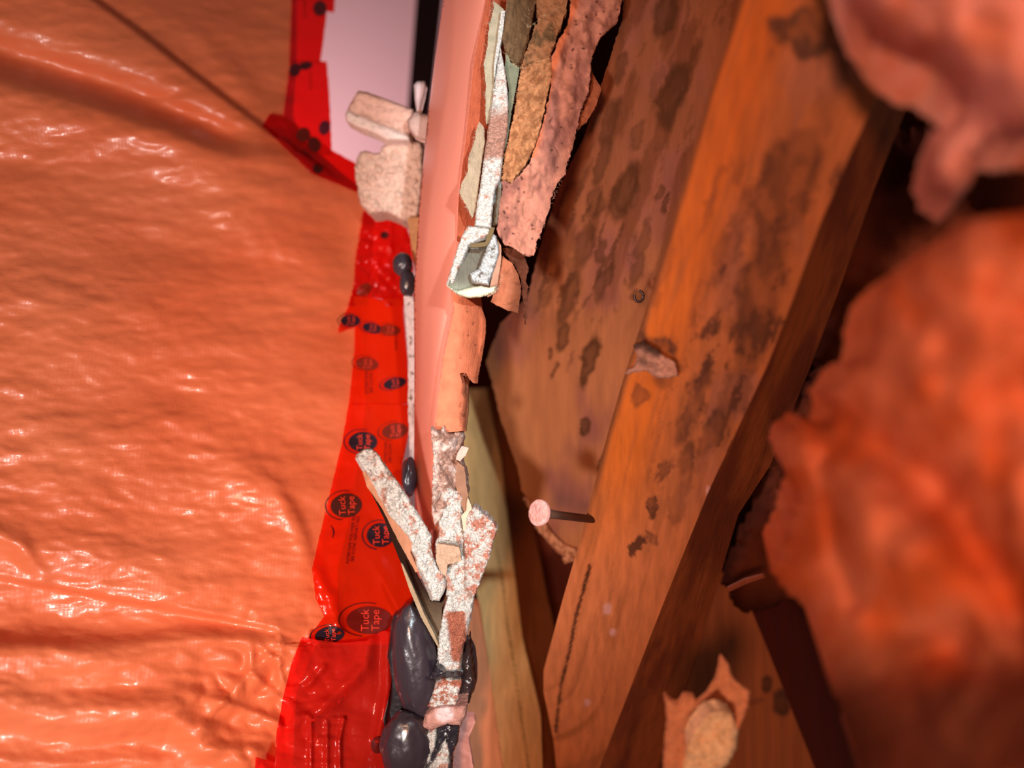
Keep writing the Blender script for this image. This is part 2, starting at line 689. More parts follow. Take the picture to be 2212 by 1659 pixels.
R_hi = S(222, 44, 54)
R_mid = S(250, 62, 14)
R_low = S(240, 56, 40)
o, f = tape([(638, -220), (740, -220), (721, 27), (706, 24), (692, 136), (625, 136)],
            'uppermost crimson tape strip, cut by the top of the picture beside the pale wall', .0012, R_hi, seed=1)
logo(691, 18, 15, 17, 0, f, o, ink=S(95, 25, 30), txt=False, ring=False)
lettering(['POLYMER'], 659, 20, 9, 92, f, .0005, M_ink, INKB, o, name='small_print')
o, f = tape([(627, 130), (706, 133), (711, 200), (717, 335), (650, 335), (610, 262)],
            'crimson tape strip with dark round marks just below the uppermost strip', .0022, R_hi, seed=2)
logo(637, 151, 12, 15, 20, f, o, ink=S(80, 20, 28), txt=False, ring=False)
logo(660, 142, 15, 9, -10, f, o, ink=S(80, 20, 28), txt=False, ring=False)
logo(701, 276, 12, 16, 15, f, o, ink=S(95, 28, 44), txt=False, ring=False)
lettering(['INTERTAPE'], 671, 175, 8, 92, f, .0005, M_ink, S(130, 20, 14), o, name='small_print')
o, f = tape([(583, 245), (566, 272), (672, 374), (768, 414), (800, 425), (800, 372), (767, 352), (717, 324), (616, 253)],
            'dark red tape piece running diagonally to the crumbly drywall block', .0034, S(176, 14, 10), seed=3)
logo(655, 291, 15, 16, 20, f, o, ink=S(100, 20, 12), txt=False, ring=False)
logo(679, 312, 14, 17, -25, f, o, ink=S(88, 16, 10), txt=False, ring=False)
logo(686, 364, 10, 11, 0, f, o, ink=S(60, 10, 8), txt=False, ring=False)
lettering(['REPORT'], 665, 336, 9, -35, f, .0005, M_ink, S(90, 12, 8), o, name='small_print')


def crump(x, y):
    return .0030 * abs(nz(x * .035, y * .035, 4)) + .0012 * nz(x * .1, y * .1, 8)


o, f = tape([(785, 455), (778, 500), (768, 560), (764, 620), (752, 660), (893, 662), (893, 560), (888, 520), (880, 488), (840, 465)],
            'crumpled red tape bunched right under the crumbly drywall block', .0028, S(214, 26, 14), seed=4, disp=crump, jag=2, step=4)
logo(831, 508, 9, 8, 0, f, o, ink=S(60, 12, 12), txt=False, ring=False)
logo(787, 626, 18, 12, -30, f, o, ink=S(130, 26, 10), txt=False, ring=False)
lettering(['POLYMER', 'INTER'], 812, 622, 9, 90, f, .0008, M_ink, S(120, 18, 8), o, name='small_print')
o, f = tape([(762, 640), (730, 710), (731, 719), (766, 707), (766, 754), (753, 879), (882, 872), (881, 775), (874, 703), (871, 646)],
            'middle bright red tape strip with a pointed flap on its left side', .0040, R_mid, seed=5)
for (x, y, rx, ry, tl) in ((757, 693, 21, 13, 0), (804, 709, 21, 11, 14), (842, 713, 23, 12, 5), (793, 786, 25, 14, 8), (853, 828, 25, 12, -12)):
    logo(x, y, rx, ry, tl, f, o, ink=INK if x in (757, 804, 853) else S(120, 26, 10))
lettering(['INTERTAPE'], 856, 737, 8, 90, f, .0005, M_ink, INKB, o, name='small_print')
lettering(['INTERTAPE', 'SEE CCMC'], 797, 826, 10, 90, f, .0005, M_ink, INKB, o, name='small_print')


def lowfold(x, y):
    s, t = sdist(x, y, [(680, 1230), (712, 1290), (735, 1360)])
    return .0022 * math.exp(-(s / 14) ** 2) + .0007 * nz(x * .02, y * .012, 6)


o, f = tape([(753, 873), (882, 873), (884, 930), (868, 1010), (880, 1060), (900, 1200), (905, 1300), (850, 1392), (745, 1394), (664, 1380),
             (700, 1332), (682, 1294), (674, 1228), (708, 1083), (737, 964)],
            'long bright red tape strip with readable oval logos behind the white gypsum shard', .0052, R_mid, seed=6, disp=lowfold)
logo(784, 955, 31, 22, 0, f, o)
logo(853, 931, 28, 17, -8, f, o, ink=S(104, 30, 16))
logo(748, 1092, 34, 26, -6, f, o, ink=S(70, 26, 18))
logo(822, 1156, 30, 26, -4, f, o)
logo(798, 1340, 50, 30, 0, f, o, ink=S(104, 16, 10))
logo(712, 1372, 32, 18, -8, f, o)
lettering(['INTERTAPE POLYMER INC.', 'SEE CCMC REPORT NO.'], 763, 1163, 9.5, 82, f, .0005, M_ink, S(70, 14, 16), o, name='small_print')
lettering(['INTERTAPE', 'SEE CCMC'], 838, 978, 9.5, 88, f, .0005, M_ink, INKB, o, name='small_print')
lettering([')'], 719, 1146, 30, 8, f, .0005, M_ink, S(60, 12, 20), o, name='small_print')


def flapfold(x, y):
    h = 0
    for pl, a, w in (([(597, 1584), (680, 1545), (790, 1440), (800, 1384)], .0030, 16),
                     ([(620, 1490), (664, 1482), (700, 1440)], .0018, 8),
                     ([(671, 1553), (671, 1690)], .0022, 5), ([(706, 1560), (706, 1690)], .0018, 5),
                     ([(742, 1553), (733, 1600), (734, 1690)], .0022, 5),
                     ([(838, 1366), (838, 1480), (818, 1600)], .0035, 12), ([(660, 1545), (700, 1552), (742, 1553)], .001, 5)):
        s, t = sdist(x, y, pl)
        h += a * math.exp(-(s / w) ** 2)
    return h + .0010 * nz(x * .018, y * .018, 3)


o, f = tape([(652, 1377), (690, 1383), (734, 1389), (791, 1384), (825, 1362), (853, 1366), (856, 1417), (839, 1508), (827, 1554), (839, 1611),
             (843, 1800), (585, 1800), (594, 1645), (597, 1584), (611, 1508), (631, 1428)],
            'wide wrinkled red tape flap lowest in the picture, overlapping black sealant', .0080, R_low, seed=7, disp=flapfold, jag=.8, step=4)
logo(815, 1610, 14, 18, 0, f, o, ink=S(90, 16, 12), txt=False, ring=False)
tape([(552, 1636), (604, 1650), (640, 1656), (640, 1800), (545, 1800)],
     'small red tape corner sticking out at the bottom left of the wide flap', .0062, R_low, seed=8)

# ------------------------------------------------------------------ black sealant
seal = [((870, 572, .318), (.0042, .004, .0050), 'small black sealant dab poking out of the crumpled red tape'),
        ((880, 612, .316), (.0034, .004, .0055), 'black sealant smear directly below the small dab at the crumpled tape'),
        ((884, 1030, .292), (.0030, .004, .0075), 'black sealant strip between the red tape and the pink drywall face'),
        ((897, 1438, .272), (.0076, .006, .0222), 'largest glossy black sealant bead right of the wide red flap'),
        ((876, 1612, .266), (.0086, .006, .0120), 'lower rounded black sealant blob at the bottom of the picture'),
        ((1008, 1440, .290), (.0042, .004, .0120), 'thin black sealant behind the right side of the broken gypsum column')]
for i, (c, r, lb) in enumerate(seal):
    o = blob('sealant_bead', P(*c), r, M_seal, col=S(52, 44, 52), amp=.06, seed=i * 3.3, sub=5, rot=-.12 if i == 3 else 0)
    tag(o, lb, 'sealant', 'black sealant beads')

o = patch('sealant_smear', [(796, 1392), (786, 1440), (752, 1498), (702, 1543), (668, 1562), (690, 1600), (712, 1660), (720, 1800), (838, 1800), (836, 1610), (822, 1554), (832, 1500), (846, 1417), (840, 1385)],
          lambda x, y: poly_d(x, y) - .0045, M_seal, thick=.002, step=5, jag=3, disp=lambda x, y: .0008 * nz(x * .03, y * .03), col=S(40, 34, 40), seed=47, round_px=6, round_d=.001)
sealback = patch('sealant_smear', [(848, 1330), (900, 1290), (940, 1330), (950, 1460), (925, 1560), (900, 1800), (815, 1800), (822, 1600), (840, 1500), (835, 1420)],
                 const(.279), M_seal, thick=.004, step=6, jag=2, col=S(34, 28, 34), seed=48, round_px=8, round_d=.002)
tag(sealback, 'dark sealant layer behind the two large glossy beads beside the red flap', 'sealant')
tag(o, 'black sealant patch showing dark through the right half of the wide red flap', 'sealant')

# ------------------------------------------------------------------ painted drywall end and its broken edge
FACE = plane3((895, 500, .325), (990, 480, .268), (940, 1100, .276))
dw = thing('drywall', 'pink lit painted drywall panel seen edge on, with a broken white gypsum edge', 'drywall', P(960, 800, .28))


L_edge = [(957, -200), (957, 0), (940, 120), (925, 240), (914, 350), (905, 450), (898, 558), (894, 640), (895, 775), (895, 902), (894, 1010), (897, 1090), (900, 1250)]
R_edge = [(948, 1250), (938, 1190), (940, 1070), (939, 924), (945, 877), (957, 775), (981, 667), (974, 620), (987, 519), (991, 422), (1010, 270), (1025, 127), (1050, 0), (1075, -200)]


def face_d(x, y):
    # left silhouette turns back softly like a bullnose corner
    xl = 894 + 63 * sm(600, 0, y)
    xr = 940 + 110 * sm(950, 0, y)
    t = (x - xl) / max(30, xr - xl)
    return .276 - .012 * sm(900, 0, y) + .020 * max(0, 1 - t) ** 1.5 + .02 * max(0, .25 - t) ** 1.2


patch('painted_face', L_edge + R_edge, face_d, M_paint, thick=.006, vec=Vector((.010, .009, 0)), step=6, col=S(216, 134, 116), parent=dw, angle=180)  # white paint with the orange bounce light put into its colour
ln = [(1050, -100), (1050, 0), (1025, 127), (1010, 270), (991, 422), (987, 519), (1030, 520), (1070, 470), (1070, 380), (1085, 200), (1100, 0), (1100, -100)]
patch('paper_edge', ln, plane3((1050, 0, .262), (990, 480, .268), (1090, 0, .268)), M_paper, thick=.003, step=6, col=S(196, 100, 70), parent=dw, seed=3)
# smooth curled paper edge strip with its ragged hem
cl = [(974, 632), (1000, 640)] + Z3([(1060, 585), (1085, 650), (1087, 720), (1080, 800), (1062, 900), (1045, 980), (1038, 1045), (1020, 1036), (1000, 1010), (985, 985),
          (950, 985), (965, 1060), (960, 1100), (975, 1140), (965, 1200), (960, 1330), (870, 1340), (800, 1312), (812, 1180), (850, 900), (917, 600)])


def curl_h(x, y):
    return .0035 * math.sin(max(0, min(1, (x - 950) / 85)) * math.pi) + .0006 * nz(x * .05, y * .02)


def curl_c(x, y):
    c = mixc(S(214, 128, 96), S(190, 104, 72), sm(960, 1040, x))
    k = nz(x * .10, y * .035, 7) + .5 * nz(x * .3, y * .1, 3)
    return mixc(c, S(90, 48, 34), sm(.42, .62, k) * .8 * sm(975, 1010, x))


patch('paper_curl', cl, plane3((980, 650, .266), (1040, 700, .272), (945, 930, .270)), M_paper, thick=.0014, vec=Vector((.001, .0025, 0)), step=4, jag=1.2,
      disp=curl_h, col=curl_c, parent=dw, seed=5)
# dark broken layer to the right of the strip
patch('core_layer', Z3([(960, 985), (1000, 1020), (1000, 1200), (985, 1330), (960, 1340), (940, 1200), (975, 1120), (955, 1060)]),
      const(.276), M_rub, thick=.004, step=4, jag=1.5, col=S(120, 72, 52), parent=dw, seed=6)


def gyp_disp(a, s=.06, sd=0):
    def h(x, y):
        return a * (fb(x * s, y * s, sd, 5) + .5 * nz(x * .25, y * .25, sd) + .35 * nz(x * .6, y * .6, sd))
    return h


def crumble(a, sc, sd=0):
    def h(x, y):
        d, _ = noise.voronoi(Vector((x * sc, y * sc, sd)))
        return a * min(.6, (d[1] - d[0])) * 1.5 + a * .35 * nz(x * .15, y * .15, sd)
    return h


WHITE = S(246, 246, 240)
PINKW = S(226, 170, 150)  # warm light of the crevices put into the gypsum colour


def gyp_col(th=.3, s=.05, sd=0, a=WHITE, b=PINKW):
    def c(x, y):
        k = fb(x * s, y * s, sd, 4) + .6 * nz(x * .4, y * .25, sd)
        return mixc(a, b, sm(th, th + .35, k))
    return c


# the rubble just under the strip
patch('gypsum_rubble', Z3([(775, 1305), (800, 1325), (830, 1330), (850, 1300), (880, 1350), (960, 1330), (975, 1380), (950, 1440), (960, 1500), (990, 1580), (1000, 1700),
                           (960, 1740), (880, 1800), (800, 1900), (780, 1820), (785, 1600), (790, 1480), (780, 1400)]),
      plane3((940, 930, .264), (1000, 930, .272), (940, 1100, .266)), M_rub, thick=.008, step=3, jag=2.5, disp=crumble(.0035, .040, 2),
      col=lambda x, y: mixc(S(168, 134, 120), S(214, 192, 182), sm(.0, .5, fb(x * .04, y * .04, 3) + .5 * sm(960, 930, x))), parent=dw, seed=7, round_px=10, round_d=.002)
patch('gypsum_flake', Z3([(935, 1460), (960, 1420), (1003, 1430), (985, 1475), (950, 1510), (925, 1500)]), const(.262), M_rub, thick=.002, step=4, jag=.8,
      col=S(214, 178, 165), parent=dw, seed=8)
patch('paper_flake', Z4([(945, 200), (990, 240), (1000, 330), (1020, 420), (1000, 470), (975, 420), (950, 330)]), const(.270), M_paper, thick=.002, step=4, jag=1,
      col=S(150, 112, 90), parent=dw, seed=9)
# white core column and fan
patch('gypsum_core', Z4([(880, 380), (910, 330), (930, 330), (950, 350), (985, 340), (985, 430), (980, 500), (1010, 640), (1000, 760), (1040, 800), (1030, 900), (1000, 1050), (985, 1080),
                         (975, 1160), (975, 1200), (900, 1215), (862, 1170), (865, 1080), (880, 960), (905, 860), (900, 780), (870, 760), (850, 700), (850, 600), (870, 560), (862, 450)]),
      plane3((945, 1060, .266), (1000, 1060, .270), (960, 1450, .270)), M_gyp, thick=.011, step=3, jag=2.0, disp=gyp_disp(.0011),
      col=lambda x, y: mixc(gyp_col(.12, .05, 2)(x, y), S(196, 118, 92), sm(14, 5, edge_dist(x, y, Z4([(925, 940), (975, 930), (985, 1050), (950, 1140), (940, 1050)]))
                            if not inside(x, y, Z4([(925, 940), (975, 930), (985, 1050), (950, 1140), (940, 1050)])) else 1) if 1320 < y < 1430 else 0),
      parent=dw, seed=10, round_px=7, round_d=.002)
patch('core_paper', Z4([(862, 600), (900, 605), (965, 615), (975, 680), (910, 700), (905, 760), (870, 720), (855, 680)]), const(.2640), M_rub, thick=.003, step=4, jag=1.5,
      disp=crumble(.001, .05, 4), col=S(186, 156, 132), parent=dw, seed=21)
patch('gypsum_fan', Z4([(985, 560), (1000, 470), (1035, 420), (1060, 430), (1070, 450), (1100, 470), (1130, 500), (1145, 530), (1125, 600), (1110, 660), (1085, 730), (1060, 800),
                        (1030, 860), (990, 800), (990, 680)]),
      plane3((1000, 1150, .268), (1070, 1130, .262), (1010, 1290, .268)), M_gyp, thick=.007, step=3, jag=2.5, disp=gyp_disp(.0013, .05, 4),
      col=gyp_col(-.15, .05, 6, WHITE, S(222, 150, 128)), parent=dw, seed=11, round_px=6, round_d=.002)
patch('fan_paper', Z4([(985, 540), (975, 470), (1000, 440), (1005, 380), (1030, 440), (1040, 430), (1010, 470), (1000, 540)]), const(.268), M_paper, thick=.002, step=4, jag=1,
      col=S(206, 184, 160), parent=dw, seed=22)
patch('gypsum_core', Z7([(655, 900), (700, 880), (760, 868), (830, 880), (885, 872), (880, 930), (850, 1050), (830, 1110), (700, 1115), (640, 1130), (580, 1120), (610, 1050), (640, 960)]),
      const(.2665), M_gyp, thick=.010, step=3, jag=1.6, disp=gyp_disp(.0010, .06, 5), col=gyp_col(-.1, .06, 8, WHITE, S(198, 120, 95)), parent=dw, seed=12, round_px=5, round_d=.0015)
patch('smooth_compound', Z7([(560, 1190), (620, 1140), (700, 1115), (840, 1110), (930, 1100), (920, 1200), (870, 1290), (760, 1280), (600, 1330), (530, 1300)]),
      const(.2645), M_rub, thick=.010, step=4, jag=1, disp=crumble(.0015, .025, 6), col=lambda x, y: mixc(S(190, 140, 128), S(232, 205, 205), sm(26, 12, math.hypot(x - 960, (y - 1542) * 1.1))),
      parent=dw, seed=13, round_px=10, round_d=.003)
patch('gypsum_core', Z7([(610, 1330), (660, 1320), (665, 1400), (640, 1500), (600, 1600), (560, 1680), (560, 1900), (440, 1900), (440, 1650), (480, 1540), (500, 1440), (540, 1380)]),
      const(.2645), M_gyp, thick=.011, step=3, jag=1.6, disp=gyp_disp(.0010, .06, 7), col=gyp_col(.2, .06, 9), parent=dw, seed=14, round_px=5, round_d=.0015)
patch('gypsum_core', Z7([(720, 1350), (770, 1300), (765, 1420), (780, 1520), (770, 1660), (780, 1900), (580, 1900), (590, 1660), (650, 1560), (700, 1470)]),
      const(.2665), M_gyp, thick=.010, step=3, jag=1.8, disp=gyp_disp(.0010, .06, 8), col=gyp_col(.0, .06, 11), parent=dw, seed=15, round_px=5, round_d=.0015)

# black sealant squeezed round the lower gypsum
for k, (oz, dd, lb) in enumerate((
        (Z7([(600, 860), (660, 745), (680, 780), (720, 800), (740, 850), (880, 850), (890, 880), (760, 862), (650, 890), (560, 890), (550, 850)]), .2655,
         'thin wet black sealant line crossing the gypsum column below the reddish patch'),
        (Z7([(640, 1310), (740, 1280), (860, 1290), (850, 1420), (800, 1560), (800, 1900), (740, 1900), (770, 1560), (740, 1400), (690, 1500), (640, 1600), (560, 1680), (520, 1640),
             (620, 1540), (660, 1420), (665, 1330)]), .2650, 'black sealant veins wrapped round the lowest white gypsum lumps'))):
    o = patch('sealant_smear', oz, const(dd), M_seal, thick=.004, step=3, jag=2, disp=gyp_disp(.0010, .06, 20 + k), col=S(40, 36, 44), seed=40 + k, round_px=5, round_d=.002)
    tag(o, lb, 'sealant')
o = patch('sealant_smear', Z7([(950, 500), (975, 700), (985, 800), (1000, 880), (985, 960), (950, 1090), (850, 1110), (840, 880), (890, 740), (930, 560)]), const(.274), M_seal, thick=.006,
          step=4, jag=1.5, disp=gyp_disp(.0006), col=S(46, 34, 34), seed=43, round_px=10, round_d=.003)
tag(o, 'dull black sealant strip right of the gypsum column against the orange board edge', 'sealant')

# ------------------------------------------------------------------ slanting gypsum shard
sh = thing('gypsum_shard', 'long slanting broken drywall shard with bright white edge in front of red tape', 'drywall piece', P(860, 1180, .255))
sp = plane3((790, 985, .246), (935, 1190, .262), (935, 1330, .266))
patch('broken_edge', Z4([(485, 190), (490, 175), (515, 155), (545, 150), (575, 165), (590, 185), (650, 270), (700, 340), (750, 420), (800, 500), (835, 560), (835, 620), (850, 680), (870, 720),
                         (900, 740), (905, 790), (900, 820), (870, 870), (840, 870), (820, 800), (790, 740), (770, 720), (755, 660), (735, 625), (745, 600), (720, 560), (640, 470), (600, 400), (560, 320), (520, 250)]),
      sp, M_gyp, thick=.002, vec=Vector((-.002, .006, -.001)), step=3, jag=1.6, disp=gyp_disp(.0011, .05, 12), col=gyp_col(.25, .05, 13), parent=sh, seed=16, round_px=6, round_d=.0015)
patch('paper_face', Z4([(510, 262), (520, 255), (560, 320), (600, 400), (640, 470), (720, 560), (750, 600), (735, 640), (760, 700), (780, 730), (760, 735), (680, 590), (600, 430), (530, 330)]),
      lambda x, y: sp(x, y) + .0015, M_paper, thick=.002, step=4, jag=.6, col=S(190, 135, 105), parent=sh, seed=17)
patch('back_paper', Z4([(540, 340), (600, 440), (680, 590), (760, 735), (830, 870), (880, 880), (900, 860), (885, 900), (880, 980), (872, 1090), (862, 1075), (840, 1030), (790, 940), (730, 800), (690, 690), (650, 590), (610, 480)]),
      plane3((800, 1060, .262), (930, 1290, .268), (940, 1390, .276)), M_paper, thick=.0012, step=5, jag=.4, parent=sh, seed=18,
      col=lambda x, y: mixc(S(42, 24, 16), S(120, 104, 84), sm(1260, 1370, y)))  # shaded side of the shard, the shade put into its dark colour
patch('paper_rim', Z4([(690, 690), (700, 700), (745, 800), (800, 930), (850, 1030), (874, 1092), (860, 1080), (835, 1035), (785, 945), (728, 810)]),
      lambda x, y: .261 + .00004 * (y - 1200), M_paper, thick=.0012, step=4, jag=.4, col=S(168, 148, 120), parent=sh, seed=19)

# ------------------------------------------------------------------ upper torn edge of the drywall
tn = thing('torn_drywall_edge', 'upper torn drywall edge with thin white gypsum strip and grey paper layers', 'drywall piece', P(1070, 300, .255))
patch('grey_paper', Z2([(520, -60), (512, 10), (545, 30), (575, 60), (565, 130), (550, 200), (535, 300), (525, 420), (490, 620), (478, 640), (470, 560), (475, 450), (463, 330), (480, 240), (490, 130), (510, 60)]),
      const(.2600), M_paper, thick=.0012, step=4, jag=1.6, col=S(168, 160, 138), parent=tn, seed=23, disp=gyp_disp(.0003))
patch('grey_paper', Z2([(440, 620), (465, 660), (470, 720), (450, 850), (435, 960), (420, 1080), (405, 1115), (370, 1050), (338, 990), (345, 950), (380, 880), (385, 800), (410, 740), (425, 660)]),
      plane3((1036, 262, .2590), (995, 410, .2560), (1021, 468, .2590)), M_paper, thick=.0012, step=4, jag=2, col=S(176, 158, 134), parent=tn, seed=24, disp=gyp_disp(.0004))
patch('gypsum_strip', Z2([(548, 240), (560, 300), (578, 400), (588, 520), (585, 640), (565, 760), (550, 880), (545, 920), (520, 960), (505, 1080), (500, 1165), (415, 1155), (422, 1080), (445, 940), (465, 800), (490, 600), (505, 500), (530, 340)]),
      plane3((1081, 127, .257), (1090, 300, .255), (1030, 480, .255)), M_gyp, thick=.004, step=3, jag=1.2, disp=gyp_disp(.0009, .06, 14),
      col=lambda x, y: mixc(gyp_col(.3, .06, 15)(x, y), S(205, 156, 138), sm(230, 265, y + .25 * (x - 1050)) * sm(350, 335, y)), parent=tn, seed=25, round_px=5, round_d=.001)
patch('gypsum_strip', Z2([(552, 55), (572, 55), (560, 160), (545, 240), (525, 340), (515, 420), (515, 330), (530, 220)]), const(.2570), M_gyp, thick=.003, step=3, jag=.8,
      disp=gyp_disp(.0006), col=WHITE, parent=tn, seed=26)
patch('green_paper', Z2([(575, 250), (600, 320), (645, 345), (630, 440), (605, 560), (590, 680), (575, 780), (555, 900), (545, 900), (570, 760), (588, 620), (590, 450), (570, 350)]),
      const(.2610), M_paper, thick=.002, step=4, jag=1.0, col=S(118, 124, 104), parent=tn, seed=27)
patch('green_paper', Z2([(520, 960), (555, 905), (550, 1000), (530, 1150), (505, 1160)]), const(.2600), M_paper, thick=.002, step=4, jag=.6, col=S(124, 128, 118), parent=tn, seed=28)
patch('grey_cardboard', Z2([(590, -80), (640, -420), (800, -420), (735, -80), (720, 60), (705, 130), (680, 250), (655, 345), (610, 320), (575, 270), (555, 200), (570, 100)]),
      plane3((1100, 0, .258), (1150, 0, .266), (1110, 140, .264)), M_paper, thick=.003, step=4, jag=2, disp=gyp_disp(.0010, .05, 3), col=S(118, 92, 66), parent=tn, seed=29)
patch('brown_fibre_layer', Z2([(725, -80), (790, -420), (970, -420), (900, -80), (885, 60), (850, 150), (800, 300), (740, 310), (655, 340), (690, 230), (740, 100)]),
      const(.2590), M_paper, thick=.003, step=4, jag=3, disp=gyp_disp(.0012, .05, 4), col=lambda x, y: mixc(S(160, 112, 78), S(110, 84, 58), sm(0, .5, fb(x * .04, y * .03, 4))), parent=tn, seed=30)
patch('brown_fibre_layer', Z2([(655, 345), (740, 310), (805, 290), (812, 380), (785, 500), (755, 640), (725, 740), (680, 840), (645, 880), (605, 935), (556, 915), (570, 790), (595, 690), (620, 570), (640, 440)]),
      plane3((1124, 143, .262), (1187, 130, .256), (1100, 390, .256)), M_paper, thick=.003, step=3, jag=2.5, disp=gyp_disp(.0010, .07, 5),
      col=lambda x, y: mixc(S(186, 132, 92), S(150, 100, 66), sm(-.2, .4, fb(x * .08, y * .05, 5))), parent=tn, seed=31)
sheetA = Z2([(808, 295), (850, 200), (890, 130), (905, 60), (910, -80), (960, -420), (1260, -420), (1185, -80), (1165, 20), (1150, 110), (1120, 130), (1060, 190), (1015, 290), (1010, 360), (1000, 470), (960, 560),
             (940, 660), (915, 760), (885, 840), (880, 885), (840, 940), (810, 1000), (800, 1070), (770, 1150), (735, 1240), (720, 1310), (670, 1310), (620, 1270), (570, 1250), (530, 1190),
             (540, 1080), (560, 925), (600, 940), (645, 900), (700, 830), (730, 740), (770, 620), (800, 480), (815, 380)])


def pinkc(x, y):
    k = fb(x * .018, y * .012, 5)
    c = mixc(S(190, 128, 108), S(156, 102, 90), sm(-.3, .4, k))
    q = nz(x * .13, y * .10, 12) + .4 * nz(x * .35, y * .3, 2)
    c = mixc(c, S(60, 30, 24), sm(.50, .62, q))
    s, t = sdist(x, y, Z2([(560, 1290), (720, 760), (820, 330), (930, 0)][::-1]))
    return mixc(c, S(214, 112, 64), .8 * math.exp(-(s / 9) ** 2) if y < 340 else 0)


patch('pink_paper_sheet', sheetA, plane3((1200, 0, .250), (1300, 0, .256), (1120, 500, .256)), M_paper, thick=.0016, step=4, jag=3,
      disp=lambda x, y: .0032 * fb(x * .012, y * .008, 6) + .0014 * fb(x * .04, y * .03, 7), col=pinkc, parent=tn, seed=32)
patch('brown_paper_curl', Z2([(1010, 350), (1065, 455), (1040, 540), (990, 620), (945, 665), (955, 560), (995, 470)]), const(.2640), M_paper, thick=.0015, step=5, jag=2,
      disp=gyp_disp(.001), col=S(150, 84, 56), parent=tn, seed=33)
patch('brown_paper_curl', Z2([(560, 1310), (575, 1325), (610, 1350), (640, 1410), (655, 1470), (640, 1590), (640, 1605), (590, 1590), (540, 1570), (500, 1545), (520, 1480), (545, 1380)]),
      const(.2600), M_paper, thick=.0015, step=4, jag=2, disp=lambda x, y: .002 * fb(x * .03, y * .03, 9), col=lambda x, y: mixc(S(170, 104, 76), S(116, 66, 44), sm(1100, 1125, x + .2 * (y - 600))), parent=tn, seed=34)
patch('brown_paper_curl', Z2([(555, 1270), (600, 1270), (650, 1290), (670, 1310), (690, 1370), (680, 1440), (690, 1470), (680, 1660), (672, 1660), (660, 1520), (655, 1440), (630, 1370), (590, 1330)]),
      const(.2630), M_paper, thick=.0015, step=4, jag=2.5, disp=lambda x, y: .002 * fb(x * .05, y * .03, 10), col=S(92, 50, 34), parent=tn, seed=35)
# folded box end
bx = thing('folded_drywall_end', 'open folded grey drywall end with white rim above the orange paper strip', 'drywall piece', P(1025, 570, .255))
patch('inner_paper', Z2([(385, 1240), (470, 1200), (520, 1200), (540, 1330), (500, 1470), (440, 1480), (330, 1500), (280, 1460), (320, 1330)]),
      plane3((1020, 520, .262), (990, 630, .256), (1060, 560, .266)), M_paper, thick=.001, step=4, jag=.8, col=lambda x, y: mixc(S(118, 116, 104), S(150, 158, 140), sm(600, 630, y)), parent=bx, seed=36)
patch('white_rim', Z2([(378, 1155), (400, 1160), (470, 1165), (500, 1180), (470, 1215), (420, 1235), (385, 1260), (365, 1310), (335, 1370), (310, 1440), (295, 1470), (270, 1460), (285, 1400), (300, 1360), (320, 1290), (345, 1220)]),
      const(.2545), M_gyp, thick=.004, step=3, jag=1.4, disp=gyp_disp(.0008, .06, 17), col=gyp_col(.25, .06, 16), parent=bx, seed=37, round_px=4, round_d=.001)
patch('yellow_glue_line', Z2([(390, 1250), (470, 1240), (480, 1200), (500, 1165), (520, 1165), (500, 1230), (470, 1262), (400, 1268)]), const(.2540), M_paper, thick=.001, step=3, jag=1.2,
      col=S(112, 96, 66), parent=bx, seed=44)
patch('gypsum_lump', Z2([(510, 1195), (530, 1210), (540, 1290), (530, 1340), (510, 1390), (490, 1440), (490, 1465), (440, 1450), (400, 1440), (390, 1400), (430, 1380), (445, 1350), (470, 1290), (495, 1210)]),
      const(.2550), M_gyp, thick=.004, step=3, jag=1.4, disp=gyp_disp(.0011, .07, 18), col=gyp_col(.3, .07, 17, S(236, 244, 246), S(130, 120, 110)), parent=bx, seed=38, round_px=5, round_d=.002)
patch('cream_rim', Z2([(272, 1462), (330, 1488), (400, 1470), (450, 1465), (490, 1472), (525, 1465), (515, 1495), (440, 1520), (380, 1522), (325, 1505)]),
      const(.2535), M_paper, thick=.002, step=3, jag=.9, col=lambda x, y: mixc(S(196, 214, 190), S(222, 220, 190), sm(990, 1010, x)), parent=bx, seed=39, round_px=5, round_d=.001)
patch('pink_backing', Z2([(520, 1200), (552, 1260), (552, 1330), (535, 1440), (525, 1500), (480, 1520), (500, 1440), (530, 1330)]), const(.2580), M_paper, thick=.002, step=4, jag=1,
      col=S(176, 134, 112), parent=bx, seed=45)

